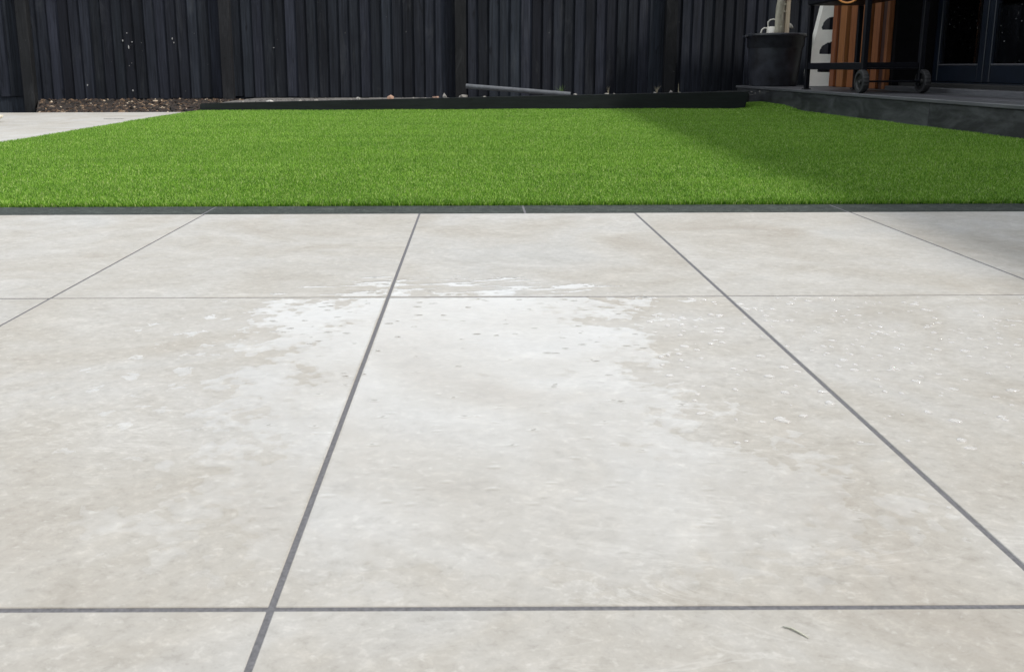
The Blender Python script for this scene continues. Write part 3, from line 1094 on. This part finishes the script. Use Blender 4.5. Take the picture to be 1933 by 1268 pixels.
for b_ in range(9):
    a = b_ * 2.4
    z0 = 1.05 + 0.04 * b_
    tip = Vector((math.cos(a) * 0.30, math.sin(a) * 0.26, z0 + 0.22 + 0.02 * b_))
    st = Vector((0.02, 0, z0))
    midp = (st + tip) / 2 + Vector((0, 0, -0.03))
    vs, fs = tube([st, midp, tip], [0.012, 0.008, 0.003], 6)
    link('limb', mesh('limb', vs, fs), M['bark'], tree)
    for q in range(60):
        c = st.lerp(tip, random.uniform(0.3, 1.1)) + Vector([random.gauss(0, 0.055) for _ in range(3)])
        d = Vector([random.gauss(0, 1) for _ in range(3)]).normalized() * 0.028
        s = d.orthogonal().normalized() * 0.007
        k = len(LV)
        LV += [c - d, c + s, c + d, c - s]
        LF.append((k, k + 1, k + 2, k + 3))
link('crown', mesh('crown', LV, LF), M['leaf'], tree)
tag(box('tree_stake', PX + 0.083, PX + 0.128, PY - 0.035, PY + 0.01, DZ + 0.49, 1.75, M['stake'], None, 0.004),
    'pale square timber stake beside the trunk in the tub', 'stake')

can = thing('watering_can', 'small cream watering can on the soil behind the trunk in the tub', 'watering can', (PX + 0.0, PY + 0.10, DZ + 0.513))
vs, fs = lathe([(0.072, 0.0), (0.075, 0.004), (0.066, 0.115), (0.062, 0.118), (0.058, 0.115)], 28)
link('body', mesh('body', vs, fs[:-1]), M['cream'], can, smooth=True)
vs, fs = tube([(-0.060, 0, 0.10), (-0.095, 0, 0.105), (-0.122, 0, 0.085), (-0.130, 0, 0.045), (-0.122, 0, 0.015)], 0.0085, 8)
link('handle', mesh('handle', vs, fs), M['cream'], can, smooth=True)
vs, fs = tube([(-0.055, -0.0, 0.11), (-0.058, 0, 0.165), (-0.035, 0, 0.19), (0.0, 0, 0.195), (0.035, 0, 0.185), (0.05, 0, 0.11)], 0.0085, 8)
link('handle', mesh('handle', vs, fs), M['cream'], can, smooth=True)
vs, fs = tube([(0.055, 0, 0.03), (0.10, 0, 0.055), (0.175, 0, 0.115)], [0.016, 0.013, 0.010], 10)
sp = link('spout', mesh('spout', vs, fs), M['cream'], can, smooth=True)
dirv = Vector((0.075, 0, 0.06)).normalized()
b0 = Vector((0.170, 0, 0.110))
vs, fs = tube([b0, b0 + dirv * 0.018, b0 + dirv * 0.026, b0 + dirv * 0.032], [0.010, 0.036, 0.037, 0.030], 18)
link('rose', mesh('rose', vs, fs), M['cream'], sp, smooth=True)

# ================================================================ SMALL THINGS ALONG THE FENCE
a_, b_ = Vector((-0.085, 8.72, 0.216)), Vector((0.93, 8.56, 0.136))
dv = (b_ - a_).normalized()
n1 = dv.orthogonal().normalized()
n2 = dv.cross(n1)
V, F = [], []
N_ = 20
for (t, r) in ((0, 0.024), (0, 0.0205), (0.25, 0.0205), (1, 0.0205), (1, 0.024)):
    for i in range(N_):
        an = 2 * math.pi * i / N_
        V.append(a_.lerp(b_, t) + (n1 * math.cos(an) + n2 * math.sin(an)) * r)
for j in range(4):
    for i in range(N_):
        k = (i + 1) % N_
        F.append((j * N_ + i, j * N_ + k, (j + 1) * N_ + k, (j + 1) * N_ + i))
for i in range(N_):
    k = (i + 1) % N_
    F.append((4 * N_ + i, 4 * N_ + k, k, i))
tag(link('pipe', mesh('pipe', V, F), M['pipe'], smooth=False), 'grey plastic pipe lying aslant on the bed behind the sleeper', 'pipe')


def stone(x, y, s, mat, seed, label, flat=0.7, group=None, cat='stone', name='stone'):
    zt = soil_z(x, y)
    o = lump(name, mat, (x, y, zt + s * flat * 0.5 + 0.004), (s, s * 0.8, s * flat), seed, 1, 1.0)
    o.rotation_euler.z = seed
    return tag(o, label, cat, group)


stone(-0.82, 8.62, 0.040, M['brick'], 1.0, 'pinkish brown lump of broken brick on the bed behind the sleeper', 0.75, None, 'brick', 'brick_lump')
stone(-0.38, 8.62, 0.038, M['brick'], 2.2, 'flat brown brick fragment just left of the grey pipe', 0.55, None, 'brick', 'brick_lump')
stone(-0.30, 8.66, 0.030, M['stone'], 5.2, 'slanted pale shard beside the flat brown brick fragment', 0.9)
stone(-0.12, 8.58, 0.055, M['stone'], 3.3, 'long grey rubble piece under the raised end of the pipe', 0.5)
stone(-1.14, 8.60, 0.028, M['white_stone'], 4.1, 'pointed white stone on the bed, left of the brown brick lump', 0.9)
stone(-2.0, 8.62, 0.045, M['white_stone'], 5.9, 'flat white stone on the bed near the sleeper left end', 0.35)
stone(1.75, 8.56, 0.016, M['white_stone'], 6.6, 'tiny white pebble on the sleeper edge below the dry weeds', 0.9)
for i, (sx_, s) in enumerate(((-2.25, 0.02), (-1.7, 0.018), (-1.55, 0.026), (-1.2, 0.018), (-0.6, 0.02), (-0.48, 0.016), (0.98, 0.024), (1.28, 0.022), (1.36, 0.018), (1.9, 0.03), (2.0, 0.02), (0.1, 0.018))):
    stone(sx_, 8.56 + 0.03 * (i % 3), s, M['stone'], 8 + i, 'small grey rubble bit scattered along the bed behind the sleeper', 0.6, 'small rubble along the sleeper')


def blades(name, n, h, spread, mat, loc, label, cat, upright=0.4, wd=0.004):
    V, F = [], []
    for i in range(n):
        a = random.uniform(0, 6.28)
        ln = h * random.uniform(0.5, 1.0)
        d = Vector((math.cos(a), math.sin(a), 0)) * spread * random.uniform(0.2, 1)
        s = Vector((-math.sin(a), math.cos(a), 0)) * wd
        k = len(V)
        for t in (0, 0.5, 0.85, 1.0):
            c = d * t * t + Vector((random.uniform(-.002, .002), 0, ln * t * (1 - upright * t * 0.4)))
            V += [c - s * (1.02 - t), c + s * (1.02 - t)]
        F += [(k + 2 * j, k + 2 * j + 1, k + 2 * j + 3, k + 2 * j + 2) for j in range(3)]
    return tag(link(name, mesh(name, V, F), mat, None, loc), label, cat)


blades('grass_tuft', 16, 0.16, 0.10, M['weed'], (0.86, 8.75, soil_z(0.86, 8.75)), 'small green grass tuft growing at the fence by the pipe', 'weed')
blades('dry_weed', 12, 0.13, 0.06, M['dry_stem'], (1.80, 8.72, soil_z(1.8, 8.72)), 'pale dry weed stalks left of the shaded fence post', 'weed', 0.1, 0.003)
blades('dry_weed', 6, 0.16, 0.03, M['dry_stem'], (2.02, 8.74, soil_z(2.0, 8.72)), 'single upright dry stalk at the foot of the shaded post', 'weed', 0.1, 0.004)
blades('dry_weed', 7, 0.11, 0.06, M['dry_stem'], (1.32, 8.72, soil_z(1.3, 8.72)), 'sparse dry stalks behind the sleeper right of the pipe', 'weed', 0.1, 0.0025)

# ---- shallow dish on the path at the left edge of the picture
dish = thing('planter_dish', 'shallow cream dish with brown filling on the left path', 'dish', (-3.83, 6.62, 0.001))
vs, fs = lathe([(0.0, 0.0), (0.17, 0.0), (0.235, 0.03), (0.245, 0.05), (0.232, 0.052), (0.215, 0.035)], 40)
link('bowl', mesh('bowl', vs, fs[:-1]), M['dish'], dish, smooth=True)
vs, fs = lathe([(0.222, 0.040), (0.1, 0.062), (0.0, 0.066)], 32)
link('filling', mesh('filling', vs, [f for f in fs if len(f) == 4]), M['terracotta'], dish, smooth=True)

# ---- narrow drain slot let into the path
tag(box('drain_slot', -2.99, -2.83, 7.06, 7.085, -0.01, 0.0015, M['black_metal'], None, 0.001), 'narrow dark drain slot in the pale path beside the lawn', 'drain')

# ---- twig on the front slab and a crumb of leaf on the joint
vs, fs = tube([(0.222, 0.5670, 0.0010), (0.2275, 0.5645, 0.0014), (0.2315, 0.5600, 0.0013), (0.2362, 0.5540, 0.0009)], [0.0004, 0.0007, 0.0007, 0.0003], 6)
tag(link('twig', mesh('twig', vs, fs), M['twig'], smooth=True), 'short grey green twig lying on the nearest slab', 'twig')


# ================================================================ RAIN WATER
def puddle_field(x, y):
    """> 0 where the film stands"""
    # soft outline through a few overlapping lobes (metres on the ground)
    lobes = [(-0.03, 1.41, 0.30, 0.115), (-0.02, 1.22, 0.285, 0.20), (-0.01, 0.98, 0.27, 0.20), (0.12, 0.76, 0.27, 0.15),
             (-0.05, 0.78, 0.25, 0.15), (-0.26, 1.37, 0.085, 0.10), (-0.27, 1.06, 0.05, 0.13)]
    f = -9.0
    for cx, cy, rx_, ry_ in lobes:
        d = 1 - math.hypot((x - cx) / rx_, (y - cy) / ry_)
        f = max(f, d * min(rx_, ry_) * 4)
    v = Vector((x, y, 0.0))
    f += 0.26 * noise.fractal(v * 16 + Vector((3, 1, 0)), 0.7, 2.1, 5)
    f += 0.16 * noise.noise(v * 70)
    # streaks on the next row: scattered thin strips
    if y > 1.45:
        g = 1 - math.hypot((x + 0.02) / 0.36, (y - 1.56) / 0.11)
        s = noise.fractal(Vector((x * 9 + y * 5, y * 52 - x * 9, 2.0)), 0.7, 2.1, 4)
        f = max(f, min(g * 1.6, 0.6) * 0.9 + s * 0.75 - 0.62)
    else:
        # ragged left fringe of small wet streaks
        g = 1 - math.hypot((x + 0.42) / 0.15, (y - 1.15) / 0.36)
        s = noise.fractal(Vector((x * 24, y * 26, 5.0)), 0.7, 2.1, 4)
        f = max(f, min(g, 0.45) * 1.0 + s * 0.75 - 0.76)
    return f


def puddle(x0, x1, y0, y1, label, step=0.0032):
    nx, ny = int((x1 - x0) / step), int((y1 - y0) / step)
    xs_ = np.linspace(x0, x1, nx + 1)
    ys_ = np.linspace(y0, y1, ny + 1)
    f = np.array([[puddle_field(xx, yy) for xx in xs_] for yy in ys_])
    f[0, :] = f[-1, :] = -0.02
    f[:, 0] = f[:, -1] = -0.02
    V, F, idx = [], [], {}

    def top(fv):
        t = max(0.0, min(1.0, fv / 0.16))
        return 0.0003 + 0.00016 * t * (2 - t)

    def node(i, j):
        k = ('n', i, j)
        if k not in idx:
            idx[k] = len(V)
            V.append((xs_[i], ys_[j], top(f[j, i]), 0.5 + 0.5 * max(0.0, min(1.0, f[j, i] / 0.12))))
        return idx[k]

    def cut(i, j, i2, j2):
        k = ('e',) + tuple(sorted(((i, j), (i2, j2))))
        if k not in idx:
            fa, fb = f[j, i], f[j2, i2]
            t = fa / (fa - fb)
            idx[k] = len(V)
            V.append((xs_[i] + (xs_[i2] - xs_[i]) * t, ys_[j] + (ys_[j2] - ys_[j]) * t, 0.0003, 0.5))
        return idx[k]
    for j in range(ny):
        for i in range(nx):
            c = ((i, j), (i + 1, j), (i + 1, j + 1), (i, j + 1))
            ins = [f[b, a] > 0 for a, b in c]
            if not any(ins):
                continue
            if all(ins):
                F.append(tuple(node(*p) for p in c))
                continue
            poly = []
            for q in range(4):
                p, p2 = c[q], c[(q + 1) % 4]
                if ins[q]:
                    poly.append(node(*p))
                if ins[q] != ins[(q + 1) % 4]:
                    poly.append(cut(*p, *p2))
            if len(poly) >= 3:
                F.append(tuple(poly))
    if not F:
        return None
    me = mesh('puddle', [v[:3] for v in V], F)
    me.attributes.new('film', 'FLOAT', 'POINT').data.foreach_set('value', np.array([v[3] for v in V], dtype=np.float32))
    o = link('puddle', me, M['water_film'], smooth=True)
    return tag(o, label, 'puddle', 'rain water lying on the slabs')


hj = JOINT / 2 + 0.001
puddle(JX0 + JW + hj, JX0 + 2 * JW - hj, ROW0 + hj, 1.4975 - hj, 'wide thin puddle of rain water on the middle slab')
puddle(JX0 + 0.12, JX0 + JW - hj, ROW0 + hj, 1.4975 - hj, 'ragged film of rain water along the right side of the left slab')
puddle(JX0 + JW + hj, JX0 + 2 * JW - hj, 1.4975 + hj, 1.75, 'broken wet streaks at the near edge of the middle slab by the lawn')
puddle(JX0 + 0.2, JX0 + JW - hj, 1.4975 + hj, 1.75, 'broken wet streaks at the near corner of the left slab by the lawn')


def droplets(n, fn):
    V, F = [], []
    for _ in range(n):
        x, y = fn()
        if min(abs((x - JX0) % JW), JW - abs((x - JX0) % JW)) < 0.006:
            continue
        r = random.choice((0.0018, 0.0024, 0.0030, 0.0036, 0.0046)) * random.uniform(0.8, 1.25)
        hh = r * random.uniform(0.26, 0.40)
        k = len(V)
        sx_ = random.uniform(0.8, 1.5)
        for t in (1.0, 0.93, 0.78, 0.55, 0.28):
            for i in range(11):
                a = 2 * math.pi * i / 11
                wv = 1 + 0.15 * math.sin(2 * a + k)
                V.append((x + r * t * sx_ * wv * math.cos(a), y + r * t * wv * math.sin(a), 0.0003 + hh * math.sqrt(max(0, 1 - t * t))))
        V.append((x, y, 0.0003 + hh))
        for j in range(4):
            for i in range(11):
                l = (i + 1) % 11
                F.append((k + j * 11 + i, k + j * 11 + l, k + (j + 1) * 11 + l, k + (j + 1) * 11 + i))
        for i in range(11):
            F.append((k + 44 + i, k + 44 + (i + 1) % 11, k + 55))
    return mesh('droplets', V, F)


def drop_spot():
    while True:
        x, y = random.uniform(0.24, 1.04), random.uniform(0.62, 1.485)
        if x < 0.45 and y < 0.72:
            continue
        if puddle_field(x, y) > -0.02:
            continue
        if random.random() < 0.35 + 0.65 * max(0, min(1, (y - 0.7) / 0.6)):
            return x, y


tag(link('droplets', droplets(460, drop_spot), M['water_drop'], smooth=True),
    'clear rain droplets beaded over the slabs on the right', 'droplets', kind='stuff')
